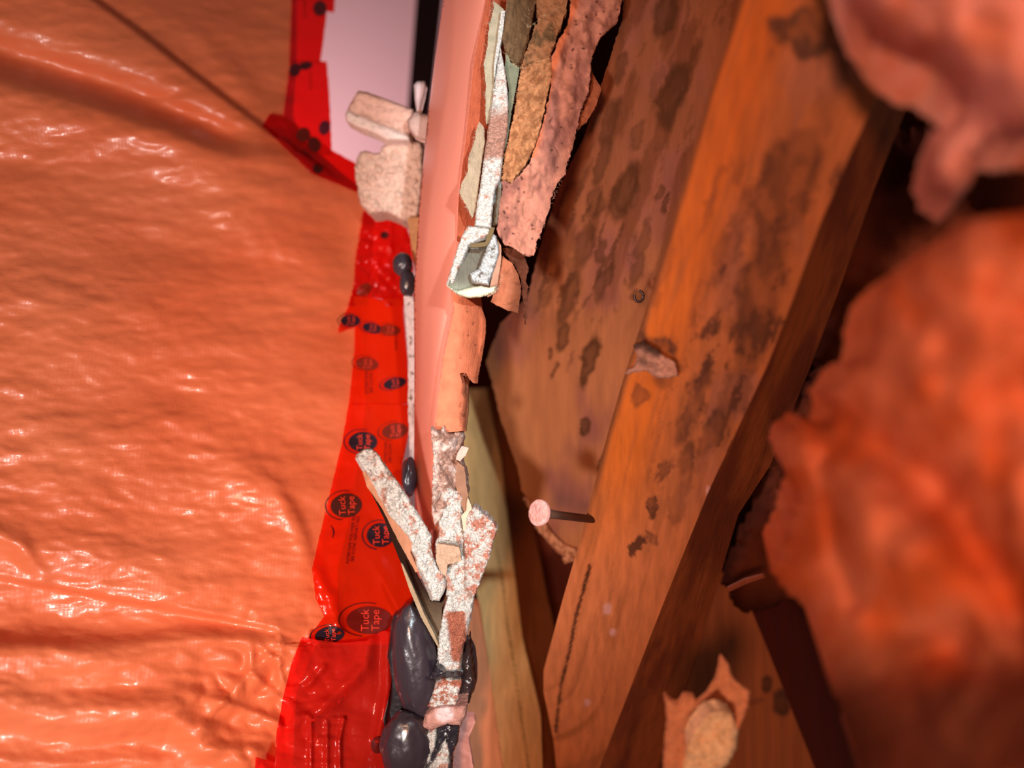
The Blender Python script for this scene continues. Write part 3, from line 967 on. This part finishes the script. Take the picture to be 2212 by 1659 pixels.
# ------------------------------------------------------------------ scraps behind the pink face
scr = [('drywall_block', [(350, 795), (400, 780), (480, 812), (540, 800), (560, 750), (640, 705), (760, 700), (940, 700), (958, 790), (960, 950), (950, 1100), (930, 1300), (915, 1440), (800, 1480), (720, 1450),
         (640, 1400), (560, 1380), (440, 1395), (400, 1350), (345, 1300), (320, 1150), (295, 1000), (310, 880)], .330, M_rub, 2.2, crumble(.0028, .05, 3), S(224, 190, 172), .016,
        'square crumbly beige drywall block beside the top of the pink face'),
       ('drywall_scrap', [(250, 340), (330, 205), (420, 220), (600, 285), (860, 385), (850, 500), (830, 690), (620, 692), (480, 620), (330, 565), (215, 500), (205, 440)], .322, M_rub, .9,
        lambda x, y: .0022 * sm(-6, 6, (y - 243) - .42 * (x - 760)) + .0006 * nz(x * .08, y * .08), None, .008, 'short cream drywall stick lying on the crumbly block before the pale wall'),
       ('drywall_scrap', [(880, 410), (960, 430), (1060, 445), (1065, 600), (1050, 700), (960, 690), (880, 660), (820, 570), (805, 490)], .312, M_paper, .8,
        lambda x, y: .002 * math.sin((y - 240) / 22), S(206, 172, 162), .003, 'small curled grey paper scrap between the cream stick and pink face'),
       ('drywall_scrap', [(870, 150), (900, 118), (975, 112), (990, 160), (965, 290), (935, 400), (895, 400), (878, 280)], .318, M_paper, .5, None, S(222, 200, 204), .003,
        'thin white upright sliver standing in front of the black strip'),
       ('drywall_scrap', [(960, 720), (1000, 730), (1060, 660), (1085, 600), (1080, 700), (1060, 745), (1000, 760)], .309, M_paper, .8, None, S(214, 150, 134), .002,
        'tiny pink paper curl stuck at the left side of the pink face')]
for i, (nm, ol, d, mt, jg, dp, c, th, lb) in enumerate(scr):
    if c is None:
        c = lambda x, y: mixc(S(232, 186, 168), S(240, 216, 206), sm(-6, 4, (y - 243) - .42 * (x - 760)))
    o = patch(nm, ZC(ol), const(d), mt, thick=th, step=4, jag=jg, disp=dp, col=c, seed=50 + i, round_px=8, round_d=.003)
    tag(o, lb, 'drywall piece')
o = patch('drywall_strip', [(872, 640), (892, 640), (905, 700), (905, 1010), (886, 1010), (882, 900), (882, 780)], const(.318), M_rub, thick=.004, step=4, jag=1.5, disp=gyp_disp(.0008),
          col=lambda x, y: mixc(S(220, 205, 205), S(110, 80, 66), sm(.35, .5, nz(x * .12, y * .08, 3))), seed=56)
tag(o, 'narrow pitted white drywall strip between red tape and pink face', 'drywall piece')
o = patch('drywall_strip', [(880, 470), (912, 470), (905, 540), (900, 600), (893, 560)], const(.325), M_rub, thick=.004, step=4, jag=1, col=S(196, 140, 96), seed=57)
tag(o, 'tan drywall sliver beneath the crumbly block beside the pink face', 'drywall piece')

# ------------------------------------------------------------------ mouldy sheathing panel behind the stud
PAN = plane3((1350, 60, .276), (1600, 60, .245), (1150, 1000, .345))
SPOTS = [(1454, 202, 28, 78, 1), (1435, 30, 26, 56, .9), (1353, 410, 25, 62, 1), (1343, 145, 14, 34, .7), (1377, 290, 12, 34, .6), (1440, 439, 8, 20, .9),
         (1387, 520, 14, 52, .7), (1316, 265, 16, 60, .8), (1300, 350, 14, 60, .8), (1228, 644, 17, 66, .9), (1217, 725, 12, 34, 1), (1274, 775, 16, 58, 1.1),
         (1304, 606, 13, 48, .8), (1378, 579, 14, 46, .7), (1336, 440, 24, 46, .8), (1200, 796, 6, 16, .9), (1185, 763, 5, 12, 1), (1263, 926, 13, 22, 1.1),
         (1190, 617, 9, 45, .6), (1168, 655, 6, 25, .5), (1233, 780, 4, 25, .5), (1262, 535, 22, 58, .8), (1423, 416, 8, 24, .8), (1298, 541, 10, 22, .8),
         (1302, 1000, 9, 26, 1.1), (1285, 440, 18, 40, .7), (1240, 560, 12, 40, .6), (1500, 120, 10, 50, .4), (1375, 640, 14, 14, .7)]


def spotmask(x, y, spots, tilt=.30, warp=9):
    m = 0
    wx = warp * nz(x * .03, y * .03, 1) + warp * .6 * nz(x * .09, y * .07, 4)
    wy = warp * 1.8 * nz(x * .025, y * .02, 2)
    c, s = math.cos(tilt), math.sin(tilt)
    for (cx, cy, rx, ry, w) in spots:
        dx, dy = x + wx - cx, y + wy - cy
        if abs(dx) > 110 or abs(dy) > 130:
            continue
        u, v = dx * c + dy * s, -dx * s + dy * c
        r = math.sqrt((u / rx) ** 2 + (v / ry) ** 2)
        m = max(m, w * (sm(1.25, .72, r) * (.72 + .28 * sm(.35, .95, r))))
    return min(1, m)


def panel_col(x, y):
    base = mixc(WD(146, 80, 46), WD(178, 104, 56), sm(200, 1000, y))
    base = mixc(base, WD(148, 82, 58), sm(.0, .6, fb(x * .006, y * .003, 2)))
    st = sm(.0, .4, fb(x * .02 + y * .007, y * .0045 - x * .0015, 8) + .1) * sm(800, 480, y) * .7
    base = mixc(base, WD(112, 56, 26), st)
    u = x * .955 + y * .297
    v = -x * .297 + y * .955
    k = nz(u * .055, v * .010, 21) + .6 * nz(u * .12, v * .03, 22) + .3 * nz(u * .3, v * .12, 23)
    area = sm(330, 470, y) * sm(760, 600, y) * sm(1440, 1330, x) + .45 * sm(500, 300, y)
    base = mixc(base, WD(92, 48, 22), .8 * min(1, area) * sm(.22, .5, k))
    return mixc(base, WD(78, 40, 16), spotmask(x, y, SPOTS) * .95)


pan_out = [(1420, -450), (1350, -150), (1345, 40), (1300, 180), (1260, 300), (1210, 400), (1170, 520), (1140, 640), (1080, 700), (1050, 780), (1066, 840), (1080, 900), (1100, 960), (1118, 1010), (1128, 1060),
           (1146, 1085), (1158, 1130), (1175, 1160), (1200, 1190), (1222, 1206), (1260, 1214), (1400, 1000), (1500, 700), (1640, 300), (1720, 0), (1760, -150), (1850, -450)]
pan = patch('mouldy_sheathing', pan_out, PAN, M_panel, thick=.009, vec=Vector((.003, .009, 0)), step=4.5, jag=2.2, disp=lambda x, y: .0006 * fb(x * .01, y * .006, 3), col=panel_col, seed=60, rim=WD(150, 96, 70))
tag(pan, 'orange brown sheathing panel covered in dark mould blotches left of the stud', 'panel')
patch('torn_fibres', Z5([(240, 1250), (262, 1245), (280, 1290), (320, 1340), (360, 1390), (400, 1430), (450, 1450), (455, 1470), (440, 1500), (405, 1510), (395, 1490), (410, 1475), (360, 1440), (310, 1390), (285, 1350), (270, 1290)]),
      lambda x, y: PAN(x, y) - .003, M_paper, thick=.003, step=3, jag=3.5, disp=crumble(.002, .06, 7), col=lambda x, y: mixc(S(205, 140, 104), S(160, 100, 66), sm(-.2, .3, fb(x * .1, y * .1, 3))), parent=pan, seed=61)

# ------------------------------------------------------------------ studs and boards
STL = [(1705, -400), (1625, -100), (1600, 0), (1531, 207), (1445, 506), (1385, 700), (1347, 817), (1314, 931), (1255, 1159), (1217, 1289), (1174, 1449), (1174, 1494), (1196, 1600), (1206, 1700), (1212, 1800)]
STR = [(1235, 1800), (1298, 1650), (1430, 1311), (1531, 1060), (1657, 790), (1715, 641), (1772, 482), (1845, 313), (1941, 111), (1990, 0), (2035, -100), (2165, -400)]
STP = plane3((1600, 0, .180), (1985, 0, .166), (1280, 1659, .330))
SSP = [(1700, 400, 60, 150, .75), (1640, 620, 50, 130, .8), (1635, 720, 36, 70, 1.0), (1735, 75, 80, 42, 1.1), (1600, 820, 30, 90, .6), (1498, 880, 24, 90, .75), (1540, 930, 22, 70, .8),
       (1434, 1020, 10, 36, .7), (1380, 1187, 12, 27, 1.6), (1407, 1094, 8, 20, .9), (1380, 866, 16, 26, .6), (1480, 990, 16, 40, .7), (1540, 430, 10, 90, .35), (1560, 560, 14, 70, .5),
       (1420, 740, 40, 30, .9), (1440, 800, 30, 40, .7), (1790, 220, 30, 110, .35), (1407, 1160, 8, 16, .7), (1470, 1080, 14, 50, .4), (1590, 500, 22, 120, .5), (1430, 600, 10, 80, .25)]


def stud_col(x, y):
    s, t = sdist(x, y, STL[:-4])
    s = abs(s)
    base = mixc(mixc(WD(110, 52, 14), WD(194, 92, 22), sm(2, 16, s)), WD(172, 92, 46), sm(60, 170, s))  # dark left rim: shadow line beside the panel put into the colour
    base = mixc(base, WD(206, 112, 60), sm(950, 1350, y))
    g = nz(s * .06, y * .004, 9) + .5 * nz(s * .16, y * .006, 1)
    base = mixc(base, WD(150, 78, 34), sm(.0, .8, g) * .6)
    base = mixc(base, WD(150, 88, 66), sm(0, .5, fb(x * .008, y * .004, 7)) * .6 * sm(80, 190, s) * sm(1200, 900, y))
    m = spotmask(x, y, SSP, .36, 16)
    m *= .65 + .5 * sm(-.3, .3, fb(x * .03, y * .012, 5))
    zone = sm(270, 420, y) * sm(1150, 850, y) * sm(60, 150, s) * .9 + sm(170, 60, y) * sm(40, 100, s) * .7
    kk = nz(s * .035, y * .012, 31) + .6 * nz(s * .09, y * .03, 32) + .45 * nz(s * .2, y * .1, 33)
    m = max(m, zone * sm(.10, .6, kk))
    base = mixc(base, WD(76, 36, 18), min(1, m * 1.1) * .92)
    for (cx, cy, r) in ((1312, 1316, 13), (1324, 1366, 9), (1268, 1518, 9), (1531, 1060, 9)):  # pale specks; the last one is a highlight put into the colour
        base = mixc(base, WD(226, 160, 140), .6 * sm(r, r * .5, math.hypot(x - cx, (y - cy) * .8) + 3 * nz(x * .2, y * .2)))
    s2, t2 = sdist(x, y, [(1275, 1220), (1245, 1330), (1225, 1430), (1211, 1485), (1200, 1581)])
    base = mixc(base, WD(50, 24, 12), .9 * sm(4.5, 1.5, abs(s2) + 1.5 * nz(x * .1, y * .05)) if 1215 < y < 1640 else 0)
    return base


def stud_h(x, y):
    s2, t2 = sdist(x, y, [(1275, 1220), (1245, 1330), (1225, 1430), (1211, 1485), (1200, 1581)])
    return -.0016 * (math.exp(-(s2 / 3.0) ** 2) if 1215 < y < 1640 else 0)


stud = thing('wall_stud', 'large diagonal orange wooden stud with mould stains and a nail in it', 'stud', P(1450, 900, .26))
SV = Vector((.0205, .040, .002))
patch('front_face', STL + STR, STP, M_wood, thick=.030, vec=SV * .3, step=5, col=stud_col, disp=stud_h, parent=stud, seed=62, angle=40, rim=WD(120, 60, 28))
# side face, as the rest of the beam behind the front
SR = [(2020, 40), (1994, 145), (1888, 410), (1821, 603), (1748, 800), (1663, 1007), (1595, 1111), (1507, 1406), (1430, 1629), (1380, 1800)]
side_out = [(2212, -400), (2075, -100)] + SR + [(1235, 1800)] + STR[1:]


def side_d(x, y):
    s, t = sdist(x, y, STR[::-1])
    e, t = sdist(x, y, [(2212, -400), (2075, -100)] + SR)
    k = abs(s) / (abs(s) + abs(e) + 1e-6)
    return STP(x, y) * (1 + .002) + .036 * k


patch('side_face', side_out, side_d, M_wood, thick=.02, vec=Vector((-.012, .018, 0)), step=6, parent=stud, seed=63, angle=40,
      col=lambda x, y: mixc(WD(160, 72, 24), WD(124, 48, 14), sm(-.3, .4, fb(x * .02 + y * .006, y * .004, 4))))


# nail
nl = thing('nail', 'dull steel nail sticking out of the diagonal stud with pinkish dusty head', 'nail', P(1250, 1118, .27))
a, b = P(1168, 1108, .250), P(1340, 1129, .2815)
ax = (b - a)
pts = [a + ax * t for t in (0.0, .035, .07, .12, .2, .4, .6, .8, 1.05)]
tube('shank', pts, [.0030, .0024, .0019, .00155, .0014, .0014, .0014, .0014, .0014], M_nail, nl, colf=lambda i, k: mixc(S(130, 110, 96), S(70, 38, 26), sm(1, 5, i)), seg=16)
n = ax.normalized()
pts = [a - n * .0016, a - n * .0012, a - n * .0002, a + n * .0004]
tube('nail_head', pts, [.0036, .0043, .0043, .0032], M_rub, nl, colf=lambda i, k: mixc(S(236, 180, 176), S(210, 150, 140), .5 + .5 * math.sin(k * 1.7 + i)), seg=20)

# lint on the stud edge and screw ring
o = patch('dust_tuft', [(1372, 745), (1392, 735), (1405, 745), (1432, 765), (1460, 785), (1466, 812), (1440, 818), (1420, 815), (1400, 800), (1375, 803), (1350, 808), (1372, 790), (1380, 770)],
          lambda x, y: STP(x, y) - .004, M_paper, thick=.003, step=3, jag=3, disp=gyp_disp(.0012, .07, 5), col=lambda x, y: mixc(S(190, 140, 122), S(84, 60, 52), sm(0, .5, .5 * nz(x * .04, y * .04, 6) + .5 * sm(790, 745, y))), seed=64, round_px=6, round_d=.001)
tag(o, 'small grey dusty tuft caught on the left edge of the diagonal stud', 'debris')
pts = [P(1380 + 10 * math.cos(t), 640 + 12 * math.sin(t), .262) for t in [i * .45 - 1.5 for i in range(12)]]
o = tube('bent_staple', pts, [.0005] * 12, M_nail, None, col=S(70, 44, 40), seg=8)
tag(o, 'tiny dark bent staple on the mouldy panel above the dusty tuft', 'staple')

# board below, pale face in torch light
bd = thing('wooden_board', 'pale yellowish board with orange sides rising behind the broken gypsum column', 'board', P(1090, 1300, .33))
BP = plane3((1010, 950, .400), (1120, 1266, .375), (1100, 1650, .325))
patch('pale_face', [(985, 840), (1050, 840), (1083, 1000), (1100, 1150), (1115, 1266), (1129, 1380), (1168, 1540), (1172, 1659), (1190, 1800), (1120, 1800), (1083, 1632), (1065, 1500), (1051, 1403), (1037, 1312), (1010, 1200), (985, 1000)],
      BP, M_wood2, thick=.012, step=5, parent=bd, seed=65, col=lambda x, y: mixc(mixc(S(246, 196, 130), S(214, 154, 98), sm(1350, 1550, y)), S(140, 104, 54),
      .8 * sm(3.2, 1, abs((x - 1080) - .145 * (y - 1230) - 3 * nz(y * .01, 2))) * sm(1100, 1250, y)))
patch('left_side', [(985, 1300), (1037, 1312), (1051, 1403), (1065, 1500), (1083, 1632), (1120, 1800), (960, 1800), (960, 1300)],
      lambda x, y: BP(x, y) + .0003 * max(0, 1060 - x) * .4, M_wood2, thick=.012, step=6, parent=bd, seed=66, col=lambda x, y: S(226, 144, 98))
patch('right_side', [(1050, 840), (1075, 840), (1100, 930), (1138, 1051), (1160, 1170), (1183, 1289), (1200, 1360), (1230, 1500), (1230, 1800), (1190, 1800), (1172, 1659), (1168, 1540), (1129, 1380), (1115, 1266), (1100, 1150), (1083, 1000)],
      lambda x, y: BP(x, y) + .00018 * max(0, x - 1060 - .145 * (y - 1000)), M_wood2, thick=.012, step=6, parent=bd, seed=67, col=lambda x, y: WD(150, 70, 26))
o = patch('drywall_strip', Z7([(880, 1260), (905, 1200), (990, 1210), (1000, 1260), (940, 1400), (985, 1660), (985, 1900), (780, 1900), (800, 1600), (840, 1400)]), const(.2900), M_paint, thick=.004, step=5, jag=.8,
          disp=gyp_disp(.0008), col=S(226, 160, 150), seed=68)
tag(o, 'smooth pink paint smeared drywall sliver at the bottom by the pale board', 'drywall piece')

b3 = thing('wooden_board', 'dark reddish brown board low behind the insulation at the right of the stud', 'board', P(1650, 1450, .36))
patch('front_face', [(1540, 1225), (1600, 1262), (1665, 1420), (1760, 1659), (1830, 1800), (1380, 1800), (1440, 1640), (1500, 1430)], const(.350), M_wood, thick=.02, step=6, parent=b3, seed=69,
      col=lambda x, y: mixc(WD(160, 80, 38), WD(40, 18, 12), spotmask(x, y, [(1657, 1482, 13, 18, .9), (1688, 1518, 20, 28, .9), (1620, 1515, 30, 9, .4), (1560, 1600, 30, 20, .2)], 0, 6)))
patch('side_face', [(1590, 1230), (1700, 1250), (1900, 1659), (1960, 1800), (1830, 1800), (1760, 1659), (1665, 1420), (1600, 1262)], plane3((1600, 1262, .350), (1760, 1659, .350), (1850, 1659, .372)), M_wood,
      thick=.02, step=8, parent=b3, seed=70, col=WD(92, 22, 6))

# twig-like splinter
o = tube('wood_splinter', [P(1575, 1272, .30), P(1610, 1255, .295), P(1650, 1243, .29)], [.0012, .0013, .0010], M_wood, None, col=WD(150, 70, 40), seg=8)
tag(o, 'thin reddish splinter bridging the stud and the insulation', 'splinter')


# ------------------------------------------------------------------ insulation
def lump(ridges, base=.006, sd=0):
    def h(x, y):
        v = base * 2.2 * fb(x * .0045, y * .0038, sd, 2) + .0022 * nz(x * .018, y * .014, sd + 3)
        for pl, a, w in ridges:
            s, t = sdist(x, y, pl)
            v += a * math.exp(-(s / w) ** 2)
        return v
    return h


def ins_col(a, b, sd):
    return lambda x, y: mixc(a, b, sm(-.4, .5, fb(x * .006, y * .006, sd, 3)))


INS1 = [(1690, 940), (1730, 905), (1785, 925), (1800, 900), (1790, 850), (1830, 790), (1880, 770), (1885, 690), (1910, 620), (1970, 560), (2040, 530), (2100, 470), (2212, 460), (2500, 420), (2800, 430),
        (2800, 2100), (2000, 2100), (1930, 1900), (1880, 1720), (1850, 1600), (1800, 1490), (1770, 1400), (1745, 1320), (1700, 1280), (1662, 1225), (1700, 1140), (1725, 1060), (1695, 1010), (1678, 970)]
IP = plane3((1750, 1000, .148), (2212, 600, .104), (1900, 1600, .140))
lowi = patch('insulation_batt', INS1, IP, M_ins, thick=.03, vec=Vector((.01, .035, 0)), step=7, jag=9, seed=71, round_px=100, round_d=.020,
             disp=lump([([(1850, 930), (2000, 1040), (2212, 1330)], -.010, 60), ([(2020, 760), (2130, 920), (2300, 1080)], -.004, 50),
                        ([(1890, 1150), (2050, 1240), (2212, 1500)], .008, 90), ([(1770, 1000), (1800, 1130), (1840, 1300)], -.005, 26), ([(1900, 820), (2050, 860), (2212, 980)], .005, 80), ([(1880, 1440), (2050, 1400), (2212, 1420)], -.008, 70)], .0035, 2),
             col=(lambda x, y: mixc(ins_col(WD(216, 116, 76), WD(198, 88, 42), 3)(x, y), WD(84, 40, 26), .92 * sm(1300, 1540, y + 60 * nz(x * .01, y * .01) + .1 * (x - 2000)))))  # shade on the lower part put into the colour as darker brown
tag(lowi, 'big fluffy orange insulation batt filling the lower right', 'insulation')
INS2 = [(1760, -420), (1790, -150), (1830, -20), (1870, 40), (1900, 90), (1960, 130), (2020, 140), (2070, 180), (2085, 220), (2060, 265), (2010, 290), (2000, 350), (2020, 400), (2060, 430), (2095, 400), (2110, 340),
        (2150, 300), (2212, 290), (2500, 260), (2750, 250), (2750, -420)]
upi = patch('insulation_batt', INS2, plane3((1900, 50, .125), (2212, 0, .105), (2100, 400, .130)), M_ins, thick=.02, vec=Vector((.008, .02, 0)), step=7, jag=10, seed=72, round_px=60, round_d=.012,
            disp=lump([([(2020, 60), (2100, 130), (2212, 180)], .005, 60)], .004, 5), col=ins_col(WD(226, 150, 130), WD(204, 116, 84), 4))
tag(upi, 'paler pink insulation tuft hanging into the top right corner', 'insulation')
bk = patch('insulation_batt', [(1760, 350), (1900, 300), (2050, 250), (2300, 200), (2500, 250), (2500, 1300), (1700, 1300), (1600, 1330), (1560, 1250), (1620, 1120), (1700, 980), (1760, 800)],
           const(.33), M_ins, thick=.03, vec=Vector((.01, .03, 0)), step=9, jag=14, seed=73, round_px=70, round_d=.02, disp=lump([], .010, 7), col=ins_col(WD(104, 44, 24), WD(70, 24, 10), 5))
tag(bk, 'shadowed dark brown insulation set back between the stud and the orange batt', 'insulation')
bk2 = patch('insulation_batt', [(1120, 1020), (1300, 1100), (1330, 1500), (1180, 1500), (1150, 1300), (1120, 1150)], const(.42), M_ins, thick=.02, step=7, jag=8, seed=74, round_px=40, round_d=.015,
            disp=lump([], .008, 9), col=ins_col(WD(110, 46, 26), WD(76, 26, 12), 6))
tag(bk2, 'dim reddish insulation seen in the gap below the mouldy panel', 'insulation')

# torn paper piece bottom right
tp = thing('torn_paper_scrap', 'blurred cream torn drywall paper scrap standing at the bottom right of centre', 'drywall piece', P(1530, 1560, .21))
tpd = const(.205)
patch('outer_paper', ZS([(262, 1350), (290, 1375), (320, 1390), (345, 1350), (385, 1355), (395, 1385), (440, 1350), (480, 1290), (500, 1190), (525, 1215), (545, 1280), (590, 1320), (620, 1340), (605, 1420), (570, 1500),
                         (560, 1400), (520, 1370), (480, 1330), (430, 1370), (370, 1440), (345, 1500), (350, 1660), (350, 1850), (255, 1850), (262, 1600), (275, 1450)]),
      tpd, M_paper, thick=.0015, step=4, jag=1.5, disp=gyp_disp(.0008), col=S(216, 146, 112), parent=tp, seed=75, round_px=5, round_d=.001)
patch('inner_face', ZS([(345, 1500), (400, 1440), (430, 1370), (480, 1325), (540, 1360), (575, 1420), (560, 1500), (530, 1450), (470, 1420), (400, 1480), (350, 1560)]),
      const(.211), M_paper, thick=.0015, step=4, jag=1, col=S(120, 60, 36), parent=tp, seed=76)
patch('cream_core', ZS([(350, 1560), (380, 1500), (440, 1425), (500, 1408), (545, 1430), (570, 1500), (560, 1580), (530, 1640), (480, 1680), (480, 1850), (340, 1850), (335, 1640)]),
      const(.204), M_rub, thick=.006, step=4, jag=2, disp=gyp_disp(.0016, .02, 4), col=S(248, 214, 180), parent=tp, seed=77, round_px=14, round_d=.003)

# ------------------------------------------------------------------ loose fibres on the torn edges
fibres('paper_fibres', Z2([(655, 345), (640, 440), (600, 600), (570, 790), (556, 915), (605, 935), (645, 880), (680, 840)]), const(.2575), 70, .0014, .00006, M_paper, tn, S(206, 160, 118), 1)
fibres('paper_fibres', Z2([(575, 270), (610, 320), (655, 345), (740, 310), (800, 300)]), const(.2575), 50, .0014, .00006, M_paper, tn, S(196, 166, 128), 2)
fibres('paper_fibres', Z2([(700, 60), (690, 140), (735, 100), (800, 60), (850, 30)]), const(.2570), 40, .0016, .00006, M_paper, tn, S(210, 184, 150), 3)
fibres('paper_fibres', Z2([(480, 650), (463, 330), (490, 130), (512, 10)]), const(.2590), 60, .0010, .00008, M_paper, tn, S(170, 160, 140), 4, normal=-1)
fibres('paper_fibres', Z2([(405, 1115), (338, 990), (380, 880), (425, 660)]), const(.2570), 60, .0012, .00008, M_paper, tn, S(180, 160, 140), 5, normal=-1)
fibres('paper_fibres', Z2([(1150, 110), (1060, 190), (1015, 290), (1000, 470), (940, 660), (880, 885), (800, 1070), (720, 1310)]), const(.2545), 120, .0018, .00008, M_paper, tn, S(150, 96, 80), 6, normal=1)
fibres('paper_fibres', Z5([(126, 795), (150, 870), (190, 980), (230, 1120), (245, 1240), (280, 1330), (350, 1420), (440, 1500)]), lambda x, y: PAN(x, y) - .001, 90, .0018, .00007, M_paper, pan, S(206, 150, 112), 7, normal=-1)
fibres('paper_fibres', Z3([(1038, 1045), (1000, 1010), (960, 985)]), const(.270), 30, .0010, .00008, M_paper, dw, S(190, 120, 90), 8)
fibres('paper_fibres', Z2([(272, 1462), (330, 1503), (400, 1522), (500, 1505), (540, 1470), (560, 1400)]), const(.2530), 60, .0007, .00005, M_paper, bx, S(226, 216, 190), 9, normal=1)
fibres('insulation_fibres', [(1700, 1140), (1678, 970), (1730, 905), (1800, 900), (1830, 790), (1885, 690), (1970, 560), (2100, 470)], lambda x, y: IP(x, y) + .012, 130, .006, .00008, M_ins, lowi, WD(190, 100, 66), 10, normal=-1)
